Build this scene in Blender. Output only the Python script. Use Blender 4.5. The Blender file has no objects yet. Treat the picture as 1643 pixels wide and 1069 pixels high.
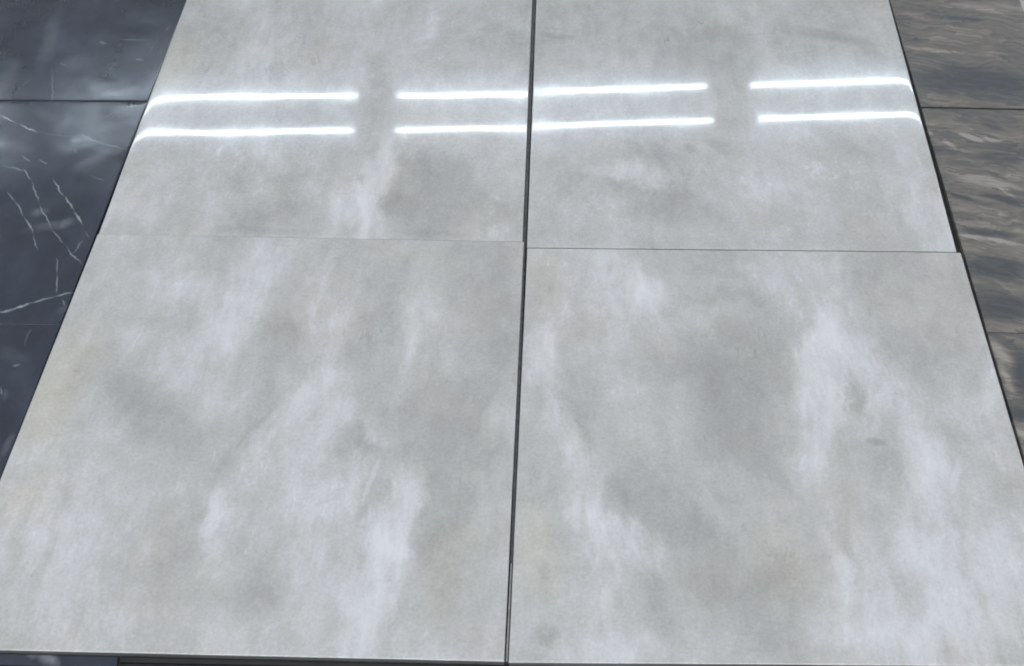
import bpy, bmesh, math, random
from mathutils import Vector, Matrix, noise as mnoise

random.seed(7)
scene = bpy.context.scene
col = scene.collection

# ---------------------------------------------------------------- camera
CAM_H = 1.479
FPX, CX, CY = 1776.2, 821.5, 534.5
PITCH, ROLL, YAW = 0.88556, -0.02366, -0.05583
FW = Vector((math.sin(YAW) * math.cos(PITCH), math.cos(YAW) * math.cos(PITCH), -math.sin(PITCH)))
_rt = Vector((math.cos(YAW), -math.sin(YAW), 0))
_up = _rt.cross(FW)
RT = math.cos(ROLL) * _rt + math.sin(ROLL) * _up
UP = -math.sin(ROLL) * _rt + math.cos(ROLL) * _up
cam_data = bpy.data.cameras.new('camera')
cam = bpy.data.objects.new('camera', cam_data)
col.objects.link(cam)
cam_data.sensor_width = 36.0
cam_data.lens = 36.0 * FPX / 1643.0
cam_data.clip_start, cam_data.clip_end = 0.05, 200.0
cam.matrix_world = Matrix(((RT.x, UP.x, -FW.x, 0), (RT.y, UP.y, -FW.y, 0), (RT.z, UP.z, -FW.z, CAM_H), (0, 0, 0, 1)))
scene.camera = cam

# ---------------------------------------------------------------- light and exposure
world = bpy.data.worlds.new('World')
scene.world = world
world.use_nodes = True
bg = world.node_tree.nodes['Background']
bg.inputs[0].default_value = (0.93, 0.965, 1.0, 1)
bg.inputs[1].default_value = 0.39
scene.view_settings.view_transform = 'Standard'
scene.view_settings.look = 'None'
scene.view_settings.exposure = 0.0
scene.view_settings.gamma = 1.0
LAMP_Z = 4.15                     # showroom lamp height above the tiles
TUBE_POWER = 38.0                 # emission of the fluorescent tubes
row = bpy.data.lights.new('lamp_row_overhead', 'AREA')
row.shape = 'RECTANGLE'; row.size = 12.0; row.size_y = 0.6
row.energy = 240.0; row.color = (0.965, 0.982, 1.0)
row_o = bpy.data.objects.new('lamp_row_overhead', row)
col.objects.link(row_o)
row_o.location = (0, 0.5, LAMP_Z)

try:
    scene.render.engine = 'CYCLES'
    scene.cycles.filter_width = 1.9
except Exception:
    pass


# ---------------------------------------------------------------- helpers
def at(u, v, z=0.0):
    """photo pixel -> point on the horizontal plane of height z"""
    d = (u - CX) / FPX * RT - (v - CY) / FPX * UP + FW
    t = (CAM_H - z) / -d.z
    return Vector((d.x * t, d.y * t, z))


def tag(o, label=None, cat=None, group=None, kind=None):
    if label: o['label'] = label
    if cat: o['category'] = cat
    if group: o['group'] = group
    if kind: o['kind'] = kind
    return o


def link(name, me, mat=None, parent=None):
    o = bpy.data.objects.new(name, me)
    col.objects.link(o)
    if mat: me.materials.append(mat)
    if parent: o.parent = parent
    return o


class NT:
    """small wrapper for building node trees"""
    def __init__(self, name):
        self.mat = bpy.data.materials.new(name)
        self.mat.use_nodes = True
        self.t = self.mat.node_tree
        self.bsdf = self.t.nodes['Principled BSDF']

    def n(self, kind, **kw):
        nd = self.t.nodes.new(kind)
        for k, v in kw.items():
            setattr(nd, k, v)
        return nd

    def l(self, a, b):
        self.t.links.new(a, b)

    def put(self, sock, v):
        if hasattr(v, 'is_output') or isinstance(v, bpy.types.NodeSocket):
            self.l(v, sock)
        else:
            sock.default_value = v

    def math(self, op, a, b=0.0, c=0.0, clamp=False):
        nd = self.n('ShaderNodeMath', operation=op, use_clamp=clamp)
        for s, v in zip(nd.inputs, (a, b, c)):
            self.put(s, v)
        return nd.outputs[0]

    def noise(self, vec, scale, detail=4, rough=0.55, color=False, dist=0.0):
        nd = self.n('ShaderNodeTexNoise')
        self.put(nd.inputs['Vector'], vec)
        nd.inputs['Scale'].default_value = scale
        nd.inputs['Detail'].default_value = detail
        nd.inputs['Roughness'].default_value = rough
        nd.inputs['Distortion'].default_value = dist
        return nd.outputs[1 if color else 0]

    def mapping(self, vec, loc=(0, 0, 0), rot=(0, 0, 0), scale=(1, 1, 1), kind='POINT'):
        nd = self.n('ShaderNodeMapping', vector_type=kind)
        self.put(nd.inputs['Vector'], vec)
        nd.inputs['Location'].default_value = loc
        nd.inputs['Rotation'].default_value = rot
        nd.inputs['Scale'].default_value = scale
        return nd.outputs[0]

    def warp(self, vec, scale, amount, detail=3):
        c = self.noise(vec, scale, detail, color=True)
        s = self.n('ShaderNodeVectorMath', operation='SUBTRACT')
        self.l(c, s.inputs[0]); s.inputs[1].default_value = (0.5, 0.5, 0.5)
        m = self.n('ShaderNodeVectorMath', operation='MULTIPLY_ADD')
        self.l(s.outputs[0], m.inputs[0])
        m.inputs[1].default_value = (amount * 2, amount * 2, 0)
        self.put(m.inputs[2], vec)
        return m.outputs[0]

    def ramp(self, fac, stops, interp='LINEAR'):
        nd = self.n('ShaderNodeValToRGB')
        nd.color_ramp.interpolation = interp
        el = nd.color_ramp.elements
        while len(el) < len(stops):
            el.new(0.5)
        for e, (p, c) in zip(el, stops):
            e.position = p
            e.color = (*c, 1) if len(c) == 3 else c
        self.put(nd.inputs[0], fac)
        return nd.outputs[0]

    def mix(self, fac, a, b, blend='MIX'):
        nd = self.n('ShaderNodeMix', data_type='RGBA', blend_type=blend)
        self.put(nd.inputs[0], fac)
        for s, v in ((nd.inputs[6], a), (nd.inputs[7], b)):
            if isinstance(v, tuple):
                s.default_value = (*v, 1)
            else:
                self.l(v, s)
        return nd.outputs[2]

    def strokes(self, vec, origin, z, items):
        """veins and clouds of the stone, and painted lamp glow, each an elongated soft blot: (x0,y0,x1,y1,half width,strength,edge)"""
        total = None
        for it in items:
            x0, y0, x1, y1, w, s = it[:6]
            edge = it[6] if len(it) > 6 else 0.8
            a, b = at(x0, y0, z), at(x1, y1, z)
            mx, my = (x0 + x1) / 2, (y0 + y1) / 2
            dx, dy = x1 - x0, y1 - y0
            L = math.hypot(dx, dy)
            if L < 1: dx, dy, L = 1.0, 0.0, 1.0
            px, py = -dy / L * w, dx / L * w
            hw = (at(mx + px, my + py, z) - at(mx - px, my - py, z)).length / 2
            c = (a + b) / 2 - origin
            d = at(mx + dx / L * 5, my + dy / L * 5, z) - at(mx - dx / L * 5, my - dy / L * 5, z)
            ang = math.atan2(d.y, d.x)
            hl = (b - a).length / 2 + hw
            p = self.mapping(vec, (c.x, c.y, 0), (0, 0, ang), (hl, hw, 1), 'TEXTURE')
            g = self.n('ShaderNodeTexGradient', gradient_type='SPHERICAL')
            self.l(p, g.inputs[0])
            r = self.n('ShaderNodeMapRange', interpolation_type='SMOOTHSTEP')
            self.l(g.outputs[1], r.inputs[0])
            r.inputs[2].default_value = edge
            r.inputs[4].default_value = s
            total = r.outputs[0] if total is None else self.math('ADD', total, r.outputs[0])
        return total if total is not None else 0.0


# ---------------------------------------------------------------- stone materials
def pale_marble(name, origin, items, seed, tint_items=()):
    m = NT(name)
    co = m.n('ShaderNodeTexCoord').outputs['Object']
    sh = m.mapping(co, (seed * 3.7, seed * 1.9, seed * 0.7))
    w1 = m.warp(m.mapping(co, (seed, seed, 0)), 4.5, 0.040, 3)
    an = m.mapping(w1, (seed, 0, 0), rot=(0, 0, 0.12), scale=(1.0, 0.45, 1))
    dv = m.n('ShaderNodeVectorMath', operation='SUBTRACT')
    m.l(m.noise(an, 22.0, 5, 0.68, color=True), dv.inputs[0]); dv.inputs[1].default_value = (0.5, 0.5, 0.5)
    wv = m.n('ShaderNodeVectorMath', operation='MULTIPLY_ADD')
    m.l(dv.outputs[0], wv.inputs[0]); wv.inputs[1].default_value = (0.075, 0.12, 0)
    sb = m.n('ShaderNodeVectorMath', operation='SUBTRACT')
    m.l(w1, sb.inputs[0]); sb.inputs[1].default_value = (seed, seed, 0)
    m.l(sb.outputs[0], wv.inputs[2])
    w2 = wv.outputs[0]
    thin = [(*i[:5], i[5] * 0.65, *i[6:]) for i in items if i[4] <= 13]
    wide = []
    for i in items:
        if i[4] > 13:
            wide.append((*i[:4], i[4] * (1.6 if i[5] > 0 else 1.4), i[5] * 0.9, max(0.6, i[6]) if len(i) > 6 else 0.85))
    S = m.strokes(w2, origin, 0.0, wide)
    # feathering: the clouds are combed out by streaks running down the slab
    st = m.math('SUBTRACT', m.noise(m.mapping(w1, (seed * 2, 0, 0), rot=(0, 0, 0.14), scale=(1.0, 0.20, 1)), 26.0, 5, 0.68), 0.5)
    S = m.math('MULTIPLY', S, m.math('MULTIPLY_ADD', st, 2.6, 1.0))
    if thin:
        S = m.math('ADD', S, m.strokes(m.warp(co, 30.0, 0.006, 5), origin, 0.0, thin))
    cl = m.math('SUBTRACT', m.noise(m.mapping(sh, scale=(1.0, 0.6, 1)), 5.0, 5, 0.62, dist=0.4), 0.5)
    md = m.math('SUBTRACT', m.noise(m.mapping(sh, (3, 1, 5), scale=(1.0, 0.75, 1)), 24.0, 5, 0.72), 0.5)
    # hairline wisps that come and go along the grain of the stone
    rl = m.noise(m.mapping(w1, (seed * 4, 1, 2), rot=(0, 0, 0.22), scale=(1.0, 0.28, 1)), 11.0, 4, 0.6)
    rl = m.math('SUBTRACT', 1.0, m.math('MULTIPLY', m.math('ABSOLUTE', m.math('SUBTRACT', rl, 0.5)), 60.0), clamp=True)
    rl = m.math('MULTIPLY', rl, m.math('MULTIPLY', m.math('MAXIMUM', md, 0.0), cl))
    fg = m.math('SUBTRACT', m.noise(sh, 170.0, 3, 0.9), 0.5)
    v = m.math('MULTIPLY_ADD', S, 0.27, 0.460)
    v = m.math('MULTIPLY_ADD', cl, 0.85, v)
    v = m.math('MULTIPLY_ADD', md, 0.58, v)
    v = m.math('MULTIPLY_ADD', st, 0.36, v)
    v = m.math('MULTIPLY_ADD', m.math('SUBTRACT', md, 0.13, clamp=True), -1.6, v)      # small dark flecks
    v = m.math('MULTIPLY_ADD', rl, 14.0, v)
    v = m.math('MULTIPLY_ADD', fg, 0.60, v)
    c = m.ramp(v, [(0.0, (0.300, 0.302, 0.300)), (0.3, (0.388, 0.391, 0.389)), (0.5, (0.460, 0.464, 0.467)),
                   (0.72, (0.548, 0.556, 0.584)), (1.0, (0.640, 0.648, 0.688))])
    hue = m.noise(sh, 7.0, 3, 0.6)
    c = m.mix(m.math('MULTIPLY', m.math('SUBTRACT', hue, 0.46, clamp=True), 1.5, clamp=True), c, (0.98, 1.01, 0.98), 'MULTIPLY')
    hue2 = m.noise(m.mapping(sh, (4, 9, 2)), 6.0, 3, 0.6)
    c = m.mix(m.math('MULTIPLY', m.math('SUBTRACT', hue2, 0.50, clamp=True), 3.0, clamp=True), c, (1.03, 0.985, 0.955), 'MULTIPLY')
    if tint_items:
        T = m.strokes(w2, origin, 0.0, tint_items)
        c = m.mix(m.math('MINIMUM', T, 1.0), c, (1.05, 1.02, 0.93), 'MULTIPLY')
    m.l(c, m.bsdf.inputs['Base Color'])
    m.bsdf.inputs['Roughness'].default_value = 0.105
    m.bsdf.inputs['IOR'].default_value = 1.45
    m.bsdf.inputs['Coat Weight'].default_value = 1.0
    sm = m.noise(m.mapping(sh, (7, 2, 1), rot=(0, 0, 0.6), scale=(1, 0.4, 1)), 9.0, 3, 0.65)
    m.l(m.math('MULTIPLY_ADD', m.math('SUBTRACT', sm, 0.42, clamp=True), 0.12, 0.030), m.bsdf.inputs['Coat Roughness'])
    return m.mat


def dark_marble(name, origin, z, veins, clouds, seed):
    m = NT(name)
    co = m.n('ShaderNodeTexCoord').outputs['Object']
    sh = m.mapping(co, (seed * 5.1, seed * 2.3, seed))
    w = m.warp(m.warp(co, 18.0, 0.007, 3), 75.0, 0.0030, 3)
    cl = m.noise(m.mapping(sh, scale=(1, 0.7, 1)), 8.0, 7, 0.62, dist=0.2)
    c = m.ramp(cl, [(0.25, (0.017, 0.021, 0.033)), (0.5, (0.029, 0.037, 0.056)), (0.78, (0.054, 0.066, 0.096))])
    if clouds:  # clouds, along with any lamp glow painted into the colour
        k = m.math('MULTIPLY', m.strokes(m.warp(co, 12, 0.02, 4), origin, z, clouds), m.noise(sh, 30, 5, 0.6))
        c = m.mix(m.math('MINIMUM', k, 1.0), c, (0.17, 0.19, 0.22))
    br = m.noise(sh, 45.0, 4, 0.6)
    if veins:
        k = m.math('MULTIPLY', m.strokes(w, origin, z, [(*i[:4], i[4] * 0.85, *i[5:]) for i in veins]), m.math('MULTIPLY_ADD', br, 1.5, -0.05))
        c = m.mix(m.math('MINIMUM', m.math('MAXIMUM', k, 0.0), 1.0), c, (0.33, 0.37, 0.41))
    # hair-fine faint veins
    vd = m.n('ShaderNodeTexVoronoi', feature='DISTANCE_TO_EDGE')
    m.l(m.warp(m.mapping(sh, rot=(0, 0, 0.5), scale=(1, 0.5, 1)), 6, 0.05), vd.inputs['Vector'])
    vd.inputs['Scale'].default_value = 7.0
    hv = m.math('MULTIPLY', m.math('LESS_THAN', vd.outputs[0], 0.008), m.math('MULTIPLY', m.math('SUBTRACT', m.noise(sh, 9, 3), 0.58, clamp=True), 1.6))
    c = m.mix(hv, c, (0.35, 0.38, 0.40))
    m.l(c, m.bsdf.inputs['Base Color'])
    ro = m.math('MAXIMUM', m.math('MULTIPLY_ADD', m.noise(sh, 9, 3), 0.42, -0.07), 0.09)
    m.l(ro, m.bsdf.inputs['Roughness'])
    m.bsdf.inputs['IOR'].default_value = 1.62
    bump = m.n('ShaderNodeBump')
    bump.inputs['Strength'].default_value = 0.14
    bump.inputs['Distance'].default_value = 0.004
    m.l(m.noise(sh, 12.0, 2, 0.4), bump.inputs['Height'])
    m.l(bump.outputs[0], m.bsdf.inputs['Normal'])
    return m.mat


def striated_stone(name, origin, z, items, seed):
    m = NT(name)
    co = m.n('ShaderNodeTexCoord').outputs['Object']
    sh = m.mapping(co, (seed * 4.3, seed * 2.9, seed))
    w = m.warp(m.warp(co, 9.0, 0.012, 4), 40.0, 0.005, 4)
    ws = m.warp(m.warp(sh, 7.0, 0.03, 4), 30.0, 0.006, 3)
    rot = m.mapping(ws, rot=(0, 0, 0.16))
    bands = m.noise(m.mapping(rot, scale=(0.16, 1, 1)), 20.0, 7, 0.70)
    broad = m.noise(m.mapping(rot, scale=(0.3, 1, 1)), 7.0, 5, 0.6)
    fine = m.math('SUBTRACT', m.noise(m.mapping(rot, scale=(0.3, 1, 1)), 110.0, 4, 0.6), 0.5)
    v = m.math('MULTIPLY_ADD', m.math('SUBTRACT', bands, 0.5), 0.95, 0.475)
    v = m.math('MULTIPLY_ADD', m.math('SUBTRACT', broad, 0.5), 1.0, v)
    v = m.math('MULTIPLY_ADD', fine, 0.55, v)
    lay = m.noise(m.mapping(rot, (2, 5, 1), scale=(0.22, 1, 1)), 13.0, 5, 0.6)
    saw = m.math('SUBTRACT', m.math('FRACT', m.math('MULTIPLY', lay, 9.0)), 0.5)
    v = m.math('MULTIPLY_ADD', saw, 0.30, v)
    S = m.strokes(w, origin, z, items)
    v = m.math('MULTIPLY_ADD', S, 0.52, v)
    c = m.ramp(v, [(0.05, (0.066, 0.070, 0.079)), (0.30, (0.095, 0.096, 0.099)), (0.46, (0.132, 0.124, 0.114)),
                   (0.66, (0.186, 0.172, 0.156)), (0.95, (0.295, 0.276, 0.254))])
    m.l(c, m.bsdf.inputs['Base Color'])
    m.bsdf.inputs['Roughness'].default_value = 0.42
    m.bsdf.inputs['IOR'].default_value = 1.45
    bump = m.n('ShaderNodeBump')
    bump.inputs['Strength'].default_value = 0.2
    bump.inputs['Distance'].default_value = 0.002
    m.l(v, bump.inputs['Height'])
    m.l(bump.outputs[0], m.bsdf.inputs['Normal'])
    return m.mat


def plain(name, colr, rough, noise_scale=40, amp=0.35, emit=None):
    m = NT(name)
    co = m.n('ShaderNodeTexCoord').outputs['Object']
    f = m.noise(co, noise_scale, 5, 0.6)
    a = tuple(x * (1 - amp) for x in colr); b = tuple(min(1, x * (1 + amp)) for x in colr)
    m.l(m.ramp(f, [(0.3, a), (0.7, b)]), m.bsdf.inputs['Base Color'])
    m.bsdf.inputs['Roughness'].default_value = rough
    if emit:
        m.bsdf.inputs['Emission Color'].default_value = (*emit[0], 1)
        m.bsdf.inputs['Emission Strength'].default_value = emit[1]
    return m.mat


# ---------------------------------------------------------------- the floor bed under the tiles
BED = -0.012
m_bed = plain('mortar_bed', (0.016, 0.016, 0.019), 0.9, 60, 0.5)
bm = bmesh.new()
vs = [bm.verts.new(p) for p in ((-3, -1.2, BED), (3, -1.2, BED), (3, 4, BED), (-3, 4, BED))]
bm.faces.new(vs)
me = bpy.data.meshes.new('floor'); bm.to_mesh(me); bm.free()
floor = tag(link('floor', me, m_bed), kind='structure')


# ---------------------------------------------------------------- tiles
def lines(n, w):
    """grid parameters 0..1, denser near both edges"""
    pos = [0.0, 0.0012, 0.003, 0.006, 0.011, 0.018, 0.026, 0.036, 0.05]
    mid = [0.05 + 0.9 * i / n for i in range(1, n)]
    return pos + mid + [1 - p for p in reversed(pos)]


def tile(name, corners, top, mat, tilt=(0, 0), droop=(0, 0, 0, 0), wave=0.0, n=18, seed=0.0, round_=0.0006, sharp=()):
    """a fired slab; corners = front-left, front-right, back-right, back-left (x, y).
    tilt = how it was bedded, droop = fall of the (left, right, front, back) margins, wave = unevenness of the polish"""
    c = [Vector((p[0], p[1], 0)) for p in corners]
    ctr = sum(c, Vector()) / 4
    us = lines(n, 0)
    N = len(us)
    sx = (c[1] - c[0]).length; sy = (c[3] - c[0]).length
    verts, faces = [], []
    DW = 0.020

    def fall(d, a, rd):
        z = -a * (1 - d / DW) ** 2 if d < DW else 0.0
        if d < 0.0016:                                  # eased arris
            z -= rd * (1 - math.sqrt(max(0, 1 - (1 - d / 0.0016) ** 2)))
        return z
    for j, v in enumerate(us):
        for i, u in enumerate(us):
            p = c[0] * (1 - u) * (1 - v) + c[1] * u * (1 - v) + c[2] * u * v + c[3] * (1 - u) * v - ctr
            z = sum(fall(d, droop[q], 0.0 if q in sharp else round_) for q, d in enumerate((u * sx, (1 - u) * sx, v * sy, (1 - v) * sy)))
            f = min(1.0, v / 0.3); f = f * f * (3 - 2 * f)      # warped in the kiln: flush along the front edge
            z += f * (tilt[0] * p.x + tilt[1] * p.y)
            if wave:
                z += wave * mnoise.noise(Vector((p.x * 7 + seed, p.y * 7, seed))) * 1.0
            # slightly irregular arris
            if i in (0, N - 1) or (j == 0 and 2 not in sharp) or (j == N - 1 and 3 not in sharp):
                k = 0.0008 * mnoise.noise(Vector((p.x * 60, p.y * 60, seed + 3)))
                p = p * (1 + k)
            verts.append((p.x, p.y, z))
    for j in range(N - 1):
        for i in range(N - 1):
            a = j * N + i
            faces.append((a, a + 1, a + 1 + N, a + N))
    rim = [i for i in range(N)] + [j * N + N - 1 for j in range(1, N)] + [(N - 1) * N + i for i in range(N - 2, -1, -1)] + [j * N for j in range(N - 2, 0, -1)]
    base = len(verts)
    for r in rim:
        verts.append((verts[r][0], verts[r][1], BED - top))
    M = len(rim)
    for k in range(M):
        k2 = (k + 1) % M
        faces.append((rim[k2], rim[k], base + k, base + k2))
    faces.append(tuple(base + k for k in range(M - 1, -1, -1)))
    me = bpy.data.meshes.new(name)
    me.from_pydata(verts, [], faces)
    nt = (N - 1) * (N - 1)
    for i, p in enumerate(me.polygons):
        p.use_smooth = i < nt
    o = link(name, me, mat)
    o.location = (ctr.x, ctr.y, top)
    return o, ctr


def ctr_of(corners):
    return Vector((sum(p[0] for p in corners) / 4, sum(p[1] for p in corners) / 4, 0))


def pc(*px, z=0.0):
    return [tuple(at(u, v, z)[:2]) for u, v in px]


# corners read off the photograph: each tile comes out 0.80 m square
FL = pc((-108, 1041), (809, 1062), (840.5, 388.45), (156.5, 376.0))
FR = pc((816, 1063.5), (1738, 1070), (1541.5, 405.3), (846, 398.3))
BLf = pc((158, 376), (838.5, 388))
BRf = pc((845.5, 397.0), (1535, 403.8))
top_l = at(300, 0); top_cl = at(854, 0); top_cr = at(860.5, 0); top_r = at(1424.5, 0)


def extend(a, b, length):
    a = Vector((a[0], a[1])); b = Vector((b[0], b[1]))
    return tuple(a + (b - a).normalized() * length)


BL = [BLf[0], BLf[1], extend(BLf[1], top_cl, 0.80), extend(BLf[0], top_l, 0.80)]
BR = [BRf[0], BRf[1], extend(BRf[1], top_r, 0.80), extend(BRf[0], top_cr, 0.80)]

fl_items = [
    (430, 395, 400, 470, 38, .9), (370, 455, 320, 600, 55, .7), (240, 458, 330, 470, 22, .5), (410, 470, 350, 560, 30, .5),
    (545, 440, 535, 580, 42, .75), (540, 570, 385, 745, 20, 1.0, .45), (575, 590, 480, 760, 34, .6), (520, 500, 500, 560, 30, .4),
    (690, 455, 660, 600, 25, 1.0), (700, 400, 690, 460, 30, .5), (612, 728, 580, 812, 6, 1.0, .6), (650, 760, 600, 890, 30, 1.15, .4), (610, 850, 560, 1045, 38, 1.0, .5),
    (540, 770, 500, 960, 48, .7), (352, 790, 330, 860, 22, .9), (330, 850, 335, 960, 18, .4), (450, 800, 560, 790, 20, .35), (0, 1005, 420, 1020, 50, .5),
    (120, 830, 160, 930, 110, .6), (20, 860, 0, 980, 80, .5), (815, 620, 818, 720, 26, .8), (270, 560, 300, 620, 30, .35), (650, 1030, 800, 1040, 34, .4), (460, 860, 450, 1000, 20, .4),
    (200, 620, 330, 730, 60, -.7), (150, 560, 240, 640, 40, -.45), (340, 770, 440, 640, 26, -.8), (300, 800, 280, 900, 40, -.35), (550, 712, 560, 720, 34, -1.0), (540, 742, 545, 744, 16, -.7), (560, 718, 625, 716, 16, -.6),
    (440, 835, 400, 975, 44, -.8), (390, 970, 440, 975, 40, -.6), (350, 960, 330, 1000, 30, -.3), (740, 690, 700, 700, 85, -.6), (725, 800, 690, 1010, 70, -.55), (780, 480, 780, 600, 45, -.35), (740, 425, 780, 430, 70, -.4),
    (475, 480, 430, 620, 22, -.5), (592, 800, 570, 845, 12, -.6), (610, 560, 620, 680, 26, -.4), (270, 432, 320, 435, 5, -.4), (330, 430, 375, 438, 4, -.4), (200, 470, 300, 540, 40, -.35), (620, 480, 610, 540, 20, -.3), (540, 860, 530, 920, 12, -.5)]
fl_tint = [(130, 540, 60, 720, 60, .9), (60, 760, 10, 830, 40, .6), (720, 830, 700, 1000, 60, .5), (600, 400, 760, 420, 30, .3)]
fr_items = [
    (965, 415, 1020, 525, 46, .9), (1010, 420, 1040, 500, 30, .5), (876, 505, 892, 650, 22, 1.1), (895, 640, 915, 760, 26, .8), (930, 780, 960, 860, 34, .7), (960, 845, 1040, 890, 32, 1.0, .5), (940, 850, 975, 990, 46, .8), (900, 720, 900, 820, 40, .4),
    (1325, 500, 1312, 740, 38, 1.25, .6), (1340, 480, 1330, 560, 40, .6), (1380, 520, 1402, 680, 32, 1.0), (1445, 620, 1430, 640, 40, .7), (1470, 690, 1495, 810, 34, 1.0), (1555, 650, 1575, 640, 24, .7), (1541, 735, 1526, 790, 9, 1.0, .6), (1500, 650, 1560, 680, 24, .5),
    (1338, 850, 1362, 1000, 22, 1.0), (1510, 930, 1560, 960, 130, .8), (1440, 860, 1600, 880, 40, .4), (1348, 405, 1332, 470, 26, .7), (1120, 770, 1172, 850, 10, .5), (860, 1035, 1200, 1045, 30, .5), (1300, 1010, 1640, 1030, 50, .5), (1590, 560, 1600, 640, 20, .4), (1080, 495, 1160, 500, 14, .4),
    (1360, 590, 1368, 675, 14, -1.1), (1345, 634, 1347, 637, 6, -.8), (1032, 593, 1277, 600, 34, -.7), (1250, 520, 1255, 540, 56, -.65), (1160, 650, 1180, 690, 65, -.7), (1212, 725, 1268, 775, 26, -.7), (1001, 795, 1003, 805, 13, -.8), (1020, 770, 1110, 860, 55, -.75), (1100, 845, 1130, 850, 30, -.5),
    (1050, 930, 1250, 905, 55, -.5), (1210, 960, 1220, 970, 85, -.5), (1392, 709, 1420, 710, 9, -1.2, .6), (1420, 735, 1425, 750, 28, -.5), (870, 1000, 875, 1005, 20, -.8), (876, 905, 872, 930, 13, -.7), (930, 640, 940, 700, 22, -.55), (1470, 560, 1500, 540, 55, -.6), (1440, 440, 1480, 440, 70, -.4),
    (1362, 800, 1372, 950, 17, -.6), (855, 795, 855, 810, 5, -.6), (1110, 470, 1250, 475, 14, -.5), (1120, 440, 1220, 440, 10, -.35), (1420, 800, 1440, 860, 30, -.35), (1600, 740, 1620, 800, 30, -.35), (870, 440, 900, 480, 18, -.4), (1090, 540, 1230, 560, 30, -.35)]
fr_tint = [(860, 420, 880, 480, 40, .5), (850, 800, 880, 960, 45, .7), (1230, 830, 1260, 960, 60, .5)]
bl_items = [
    (470, 15, 520, 30, 90, .5), (430, 75, 445, 90, 50, .4), (628, 240, 590, 340, 22, 1.2, .6), (560, 330, 575, 365, 38, 1.0), (600, 225, 640, 225, 16, .5), (430, 240, 430, 260, 26, .6), (495, 290, 495, 320, 20, .6), (682, 30, 680, 70, 16, .5), (300, 260, 200, 350, 40, .4), (840, 20, 845, 60, 14, .5), (260, 120, 300, 80, 30, .25),
    (606, 60, 602, 200, 24, -.6), (578, 275, 580, 300, 9, -1.0), (372, 270, 380, 295, 36, -.7), (465, 305, 470, 330, 44, -.9), (485, 280, 490, 285, 18, -.6), (385, 350, 430, 348, 30, -.9), (690, 265, 695, 290, 52, -.8), (640, 325, 632, 345, 18, -1.0), (665, 350, 680, 355, 50, -.8), (770, 320, 775, 330, 60, -.6), (740, 60, 760, 60, 55, -.4), (300, 366, 560, 376, 9, -.6), (620, 372, 780, 380, 9, -.4), (335, 45, 380, 55, 30, -.3), (690, 110, 800, 110, 20, -.3)]
bl_tint = [(300, 70, 270, 130, 40, .7), (220, 260, 200, 340, 30, .3)]
br_items = [
    (935, 265, 1080, 300, 15, .8), (880, 300, 860, 340, 20, .3), (1480, 300, 1490, 360, 50, .7), (1430, 220, 1450, 260, 30, .5), (1180, 300, 1260, 300, 18, .35), (1100, 20, 1180, 25, 30, .4), (960, 90, 1040, 85, 22, .3), (1000, 370, 1100, 375, 16, .4),
    (1016, 248, 1050, 252, 22, -.6), (1107, 236, 1110, 239, 11, -1.2), (1147, 234, 1160, 236, 14, -.5), (915, 290, 1010, 300, 22, -.6), (1010, 310, 1100, 318, 22, -.6), (1000, 340, 1120, 350, 18, -.4), (858, 50, 930, 62, 7, -1.1), (865, 60, 900, 62, 10, -.6), (1250, 48, 1400, 68, 13, -1.0), (1330, 60, 1420, 80, 10, -.7), (1390, 85, 1410, 92, 12, -.5), (1260, 240, 1400, 250, 24, -.45), (1330, 300, 1400, 310, 26, -.35), (1180, 350, 1300, 360, 22, -.35), (1110, 60, 1200, 60, 14, -.35)]

GP = 'pale marble tiles laid two by two'
t, c0 = tile('marble_tile', FL, 0.0, pale_marble('pale_marble_long_white_streaks', ctr_of(FL), fl_items, 1.0, fl_tint), droop=(.0002, .0001, .0002, .0), wave=2e-5, seed=1.3, sharp=(3,))
tag(t, 'pale grey marble tile with long slanting white streaks, dark edging strip along its front', 'tile', GP)
t, c0 = tile('marble_tile', FR, 0.0, pale_marble('pale_marble_forked_white_cloud', ctr_of(FR), fr_items, 2.0, fr_tint), droop=(.0001, .0002, .0002, .0), wave=2e-5, seed=4.1)
tag(t, 'pale grey marble tile with forked white cloud and small dark smudge inside it', 'tile', GP)
t, c0 = tile('marble_tile', BL, 0.0, pale_marble('pale_marble_grey_clouds', ctr_of(BL), bl_items, 3.0, bl_tint), tilt=(-.006, -.0010), droop=(.00022, .00004, .0, .0001), wave=1.0e-4, seed=7.7, sharp=(2,))
tag(t, 'pale marble tile with dark grey clouds, mirroring lamps, beside the upper blue-black tiles', 'tile', GP)
t, c0 = tile('marble_tile', BR, -0.0002, pale_marble('pale_marble_faint_bands', ctr_of(BR), br_items, 4.0), tilt=(.0085, .0012), droop=(.00004, .00014, .0, .0001), wave=2e-5, seed=9.2)
tag(t, 'pale marble tile with faint sideways bands, mirroring lamps, beside the brown striated tiles', 'tile', GP)

# blue-black marble, 0.60 m squares, a little lower than the pale tiles
LOW = -0.003


def left_x(y, gap):                    # the outer edge of the pale tiles at depth y
    a, b = FL[0], BL[3]
    return a[0] + (b[0] - a[0]) * (y - a[1]) / (b[1] - a[1]) - gap


def right_x(y, gap):
    a, b = FR[1], BR[2]
    return a[0] + (b[0] - a[0]) * (y - a[1]) / (b[1] - a[1]) + gap


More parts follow.
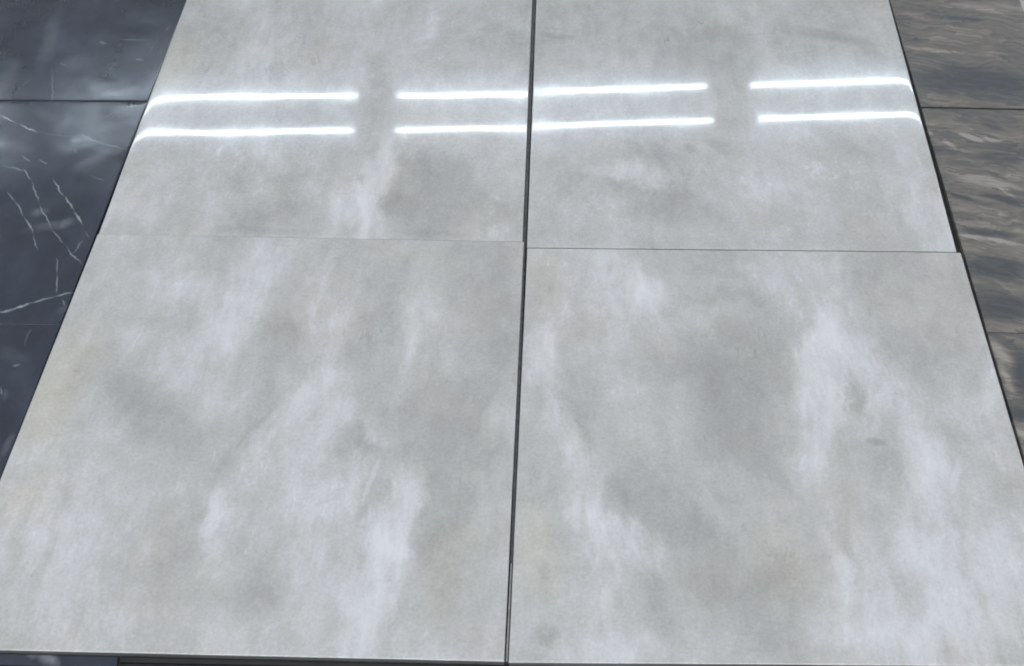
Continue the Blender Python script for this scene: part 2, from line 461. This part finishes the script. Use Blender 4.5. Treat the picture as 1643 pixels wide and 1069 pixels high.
J1, J2 = at(150, 161.5, LOW).y, at(60, 521, LOW).y
GD = 'blue-black marble tiles in a row'
dv1 = [(82, 100, 86, 190, 2.2, .28), (160, 66, 172, 70, 3, .35), (185, 62, 240, 66, 2, .2), (218, 95, 228, 97, 3, .3)]
dc1 = [(100, 0, 60, 130, 14, .35), (20, 100, 0, 150, 20, .3), (200, 60, 240, 65, 10, .3)]
dv2 = [(-2, 184, 30, 199, 2.0, .9), (28, 197, 64, 214, 2.2, 1.0), (60, 212, 130, 220, 1.6, .3), (128, 217, 165, 231, 2.6, .55), (160, 230, 205, 241, 1.8, .4),
       (38, 268, 52, 292, 2.0, 1.0), (50, 290, 64, 326, 1.9, .9), (62, 322, 84, 370, 1.9, .8), (82, 366, 104, 394, 1.8, .65), (102, 392, 136, 430, 2.0, .75),
       (83, 284, 104, 318, 2.0, 1.0), (102, 314, 120, 340, 2.3, 1.2), (118, 338, 133, 364, 2.2, 1.1),
       (10, 308, 24, 324, 2.0, .8), (22, 321, 42, 350, 2.0, 1.0), (40, 346, 54, 374, 2.2, .9), (52, 370, 62, 406, 1.9, .6),
       (89, 412, 92, 440, 2.0, .6), (92, 436, 90, 474, 2.1, .8), (-2, 501, 22, 496, 3.0, .9), (16, 496, 50, 487, 3.0, 1.1), (46, 488, 90, 475, 2.2, .8), (86, 476, 122, 467, 2.2, .8),
       (118, 408, 132, 386, 2.4, .4), (100, 480, 106, 492, 2.4, .4), (0, 266, 40, 272, 1.8, .35), (16, 266, 44, 275, 1.8, .4), (34, 247, 50, 260, 1.8, .6), (60, 255, 77, 264, 1.8, .5), (118, 240, 124, 246, 2, .4), (140, 280, 170, 292, 1.6, .25), (136, 372, 142, 384, 2, .3)]
dc2_glow = [(40, 372, 125, 355, 12, .5), (52, 345, 66, 340, 9, .6), (105, 362, 118, 350, 8, .6), (0, 235, 30, 240, 18, .4), (60, 175, 90, 190, 12, .4), (20, 210, 60, 260, 30, .25), (100, 500, 108, 490, 8, .4), (170, 205, 210, 200, 14, .35)]  # stone clouds, plus pale blots painted where the lamps gleam in this tile
dv3 = [(20, 587, 33, 585, 2.4, .5), (2, 620, 5, 634, 3.0, .5)]
dc3 = [(20, 700, 8, 730, 8, .6), (4, 630, 8, 640, 8, .5), (0, 560, 40, 580, 20, .3)]
YF = at(60, 1045, LOW).y
dark = [((J1 + .0006, J1 + .60), dv1, dc1, 'blue-black marble tile with faint cloudy haze and hardly any veins'),
        ((J2 + .0003, J1 - .0006), dv2, dc2_glow, 'blue-black marble tile crossed by several crooked white veins'),
        ((J2 - .60, J2 - .0003), dv3, dc3, 'blue-black marble tile, nearly plain, beyond the crooked veins towards the edging strip')]
for k, ((y0, y1), vv, cc, lab) in enumerate(dark):
    x1a, x1b = left_x(y0, .0010), left_x(y1, .0010)
    cs = [(x1a - .60, y0 - .006), (x1a, y0), (x1b, y1), (x1b - .60, y1 - .006)]
    t, _ = tile('dark_marble_tile', cs, LOW + (0.0006 if k == 0 else 0.0), dark_marble('blue_black_marble_%d' % (k + 1), ctr_of(cs), LOW, vv, cc, k + 1.0), n=14, wave=8e-5, droop=(.0003, .0003, .0003, .0003), seed=k * 2.2)
    tag(t, lab, 'tile', GD)

# brown striated stone, 0.30 x 0.60 m
K1, K2 = at(1560, 173, LOW).y, at(1600, 533, LOW).y
GB = 'brown striated tiles in a row'
b1 = [(1432, 18, 1500, 30, 8, .6), (1500, 6, 1640, 22, 9, .5), (1448, 74, 1540, 84, 4, .7, .5), (1530, 84, 1643, 88, 5, .5), (1500, 26, 1590, 34, 4, -.7), (1480, 128, 1643, 138, 34, -.75), (1460, 105, 1643, 110, 12, -.3), (1435, 60, 1480, 64, 8, -.4), (1600, 10, 1640, 12, 9, .2), (1600, 128, 1630, 132, 4, -.4)]
b2 = [(1538, 214, 1575, 226, 5, 1.3, .6), (1572, 222, 1610, 226, 4, 1.0), (1514, 226, 1530, 236, 6, .9), (1488, 206, 1494, 216, 6, .7), (1515, 275, 1643, 305, 14, .55), (1608, 282, 1643, 286, 6, .8), (1518, 306, 1566, 322, 5, -1.0), (1576, 312, 1643, 328, 6, -1.0), (1525, 330, 1643, 352, 12, .4), (1532, 366, 1643, 378, 10, -.9), (1534, 376, 1580, 381, 4, 1.2), (1575, 382, 1643, 392, 5, 1.1), (1550, 420, 1643, 430, 30, -.9), (1570, 490, 1643, 500, 34, -.9), (1560, 250, 1640, 258, 14, -.5), (1500, 245, 1530, 250, 12, -.2), (1620, 180, 1643, 190, 12, .3), (1580, 195, 1600, 205, 10, -.4), (1600, 300, 1630, 318, 4, .8)]
b3 = [(1592, 545, 1616, 575, 15, .9), (1606, 580, 1624, 640, 9, .7), (1640, 560, 1643, 640, 22, -.8), (1625, 660, 1643, 670, 16, -.7), (1634, 690, 1650, 700, 9, 1.2), (1640, 740, 1660, 800, 20, .4)]
brown = [((K1 + .0025, K1 + .5975), b1, 'brown and grey striated stone tile, fading to slate grey, with pale tile alongside'),
         ((K2 + .0003, K1 - .0025), b2, 'brown striated stone tile with short bright flecks and wavy tan bands'),
         ((K2 - .598, K2 - .0003), b3, 'grey-brown striated stone tile with a blotchy tan patch at its corner')]
for k, ((y0, y1), it, lab) in enumerate(brown):
    xa, xb = right_x(y0, .0055), right_x(y1, .0055)
    if k == 2: xa += .001
    cs = [(xa, y0), (xa + .297, y0 - .003), (xb + .297 - .001, y1 - .003), (xb, y1)]
    t, _ = tile('striated_stone_tile', cs, LOW - .0004 * k, striated_stone('brown_striated_stone_%d' % (k + 1), ctr_of(cs), LOW, it, k + 1.0), n=12, droop=(.0002,) * 4, wave=4e-5, seed=20 + k)
    tag(t, lab, 'tile', GB)

# the pale tile that shows its edge beyond the brown row
q0, q1 = at(1645, 40, LOW), at(1633, 4, LOW)
cs = [(q0.x, q0.y), (q0.x + .60, q0.y - .006), (q0.x + .60, q0.y + .594), extend((q0.x, q0.y), (q1.x, q1.y), .60)]
t, _ = tile('marble_tile', cs, LOW, pale_marble('pale_marble_beyond_brown', ctr_of(cs), [(1640, 5, 1643, 20, 10, .4), (1660, 0, 1680, 20, 10, -.3)], 6.0), n=12, droop=(.0002,) * 4, seed=31)
tag(t, 'light grey tile showing only a corner beyond the brown striated tiles', 'tile')


# ---------------------------------------------------------------- grout in the middle joint, edging strips along the front
def slab(name, cs, z0, z1, mat, parent=None, bev=0.0008):
    bm = bmesh.new()
    lo = [bm.verts.new((p[0], p[1], z0)) for p in cs]
    hi = [bm.verts.new((p[0], p[1], z1)) for p in cs]
    bm.faces.new(lo[::-1]); bm.faces.new(hi)
    for k in range(4):
        bm.faces.new((lo[k], lo[(k + 1) % 4], hi[(k + 1) % 4], hi[k]))
    bmesh.ops.bevel(bm, geom=[e for e in bm.edges], offset=bev, segments=2, affect='EDGES', profile=0.5)
    me = bpy.data.meshes.new(name); bm.to_mesh(me); bm.free()
    return link(name, me, mat, parent)


m_grout = plain('pale_grout', (0.24, 0.245, 0.25), 0.9, 180, 0.25)
g0, g1 = at(812.9, 1063, -.004), at(820.5, 905, -.004)
slab('grout', [(g0.x - .0014, g0.y), (g0.x + .0014, g0.y), (g1.x + .0010, g1.y), (g1.x - .0010, g1.y)], BED + .0002, -.0018, m_grout, floor, .0004)

m_grout2 = plain('dark_grout', (0.075, 0.080, 0.084), 0.95, 120, 0.35)
h0, h1 = at(820.7, 903, -.004), at(857, 0, -.004)
slab('grout', [(h0.x - .0022, h0.y), (h0.x + .0022, h0.y), (h1.x + .0030, h1.y + .04), (h1.x - .0030, h1.y + .04)], BED + .0002, -.0050, m_grout2, floor, .0004)

s_items = [(62, 1052, 88, 1064, 16, 2.4), (44, 1046, 52, 1056, 10, 1.2), (20, 1044, 40, 1048, 6, .3)]
SZ = -0.0085
a, b = at(-160, 1045, SZ), at(189, 1054, SZ)
e0, e1 = at(-160, 1063, SZ), at(187, 1072, SZ)
cs = [(e0.x, e0.y), (e1.x, e1.y), (b.x, b.y), (a.x, a.y)]
o = slab('edging_strip', [(p[0] - ctr_of(cs).x, p[1] - ctr_of(cs).y) for p in cs], BED, SZ, dark_marble('edging_blue_black', ctr_of(cs), SZ, [], s_items, 9.0))
o.location = (ctr_of(cs).x, ctr_of(cs).y, 0)
tag(o, 'blue-black edging strip with a cloudy white blot along the front of the pale tiles', 'edging')
m_strip = plain('dark_brown_edging', (0.012, 0.012, 0.014), 0.35, 30, 0.4)
a, b = at(192, 1054, SZ), at(806, 1069, SZ)
e0, e1 = at(192, 1063, SZ), at(806, 1075, SZ)
o = slab('edging_strip', [(e0.x, e0.y), (e1.x, e1.y), (b.x, b.y), (a.x, a.y)], BED, SZ, m_strip)
tag(o, 'plain narrow dark brown edging strip along the front of the pale tiles', 'edging')
m_strip2 = plain('grey_brown_edging', (0.16, 0.15, 0.15), 0.4, 60, 0.3)
a, b = at(809, 1070, SZ), at(1400, 1077, SZ)
e0, e1 = at(809, 1084, SZ), at(1400, 1091, SZ)
o = slab('edging_strip', [(e0.x, e0.y), (e1.x, e1.y), (b.x, b.y), (a.x, a.y)], BED, SZ, m_strip2)
tag(o, 'lighter grey-brown edging strip in front of the tile with the forked cloud', 'edging')


# ---------------------------------------------------------------- ceiling lamps whose tubes mirror in the polish
m_tube = plain('lit_tube', (0.9, 0.9, 0.9), 0.4, 5, 0.02, emit=((0.74, 0.88, 1.0), TUBE_POWER))
nt = m_tube.node_tree                  # a fluorescent tube is dimmer towards its electrodes
tc = nt.nodes.new('ShaderNodeTexCoord'); sx_ = nt.nodes.new('ShaderNodeSeparateXYZ'); ab = nt.nodes.new('ShaderNodeMath'); ab.operation = 'ABSOLUTE'
mr = nt.nodes.new('ShaderNodeMapRange'); mr.interpolation_type = 'SMOOTHSTEP'
for k_, v_ in ((1, 1.21), (2, 1.12), (3, 0.02 * TUBE_POWER), (4, TUBE_POWER)): mr.inputs[k_].default_value = v_
nt.links.new(tc.outputs['Object'], sx_.inputs[0]); nt.links.new(sx_.outputs[0], ab.inputs[0]); nt.links.new(ab.outputs[0], mr.inputs[0])
nt.links.new(mr.outputs[0], nt.nodes['Principled BSDF'].inputs['Emission Strength'])
m_tray = plain('white_enamel', (0.80, 0.82, 0.82), 0.35, 8, 0.03)
m_cap = plain('tube_end_cap', (0.55, 0.56, 0.57), 0.4, 20, 0.1)


def cylinder(length, r, seg=14):
    bm = bmesh.new()
    bmesh.ops.create_cone(bm, cap_ends=True, segments=seg, radius1=r, radius2=r, depth=length, matrix=Matrix.Rotation(math.pi / 2, 4, 'Y'))
    for f in bm.faces: f.smooth = len(f.verts) == 4
    me = bpy.data.meshes.new('tube'); bm.to_mesh(me); bm.free()
    return me


LEN, HALF = 2.42, 0.206
bm = bmesh.new()                      # folded sheet tray: flat back, two sloping wings with lips, closed ends
prof = [(-.46, -.045), (-.46, -.035), (-.36, .085), (.36, .085), (.46, -.035), (.46, -.045)]
rings = []
for x in (-LEN / 2 - .03, LEN / 2 + .03):
    rings.append([bm.verts.new((x, p[0], p[1])) for p in prof])
for k in range(len(prof) - 1):
    bm.faces.new((rings[0][k], rings[0][k + 1], rings[1][k + 1], rings[1][k]))
for r in rings: bm.faces.new(r)
bmesh.ops.solidify(bm, geom=bm.faces[:], thickness=0.004)
tray_me = bpy.data.meshes.new('tray'); bm.to_mesh(tray_me); bm.free(); tray_me.materials.append(m_tray)
tube_me = cylinder(LEN - .02, .0125); tube_me.materials.append(m_tube)
cap_me = cylinder(.05, .030); cap_me.materials.append(m_cap)
SL = math.atan(0.048)
for k, (xc, lab) in enumerate(((-2.68, 'twin-tube ceiling lamp mirrored beside the blue-black tiles'),
                               (-0.03, 'twin-tube ceiling lamp mirrored across the joint between two pale tiles'),
                               (2.645, 'twin-tube ceiling lamp mirrored beside the brown striated tiles'),
                               (-5.45, 'twin-tube ceiling lamp at the end of the row, over the blue-black tiles'),
                               (5.45, 'twin-tube ceiling lamp at the end of the row, over the brown tiles'))):
    e = bpy.data.objects.new('ceiling_lamp', None); col.objects.link(e)
    e.location = (xc, 6.872 + 0.048 * xc, LAMP_Z); e.rotation_euler = (0, 0, SL)
    tag(e, lab, 'lamp', 'twin-tube lamps in a row')
    o = bpy.data.objects.new('tray', tray_me); col.objects.link(o); o.parent = e
    for s in (-1, 1):
        tb = bpy.data.objects.new('tube', tube_me); col.objects.link(tb); tb.parent = e; tb.location = (0, s * HALF, 0)
        for q in (-1, 1):
            cp = bpy.data.objects.new('end_cap', cap_me); col.objects.link(cp); cp.parent = tb; cp.location = (q * (LEN / 2 - .01), 0, 0)
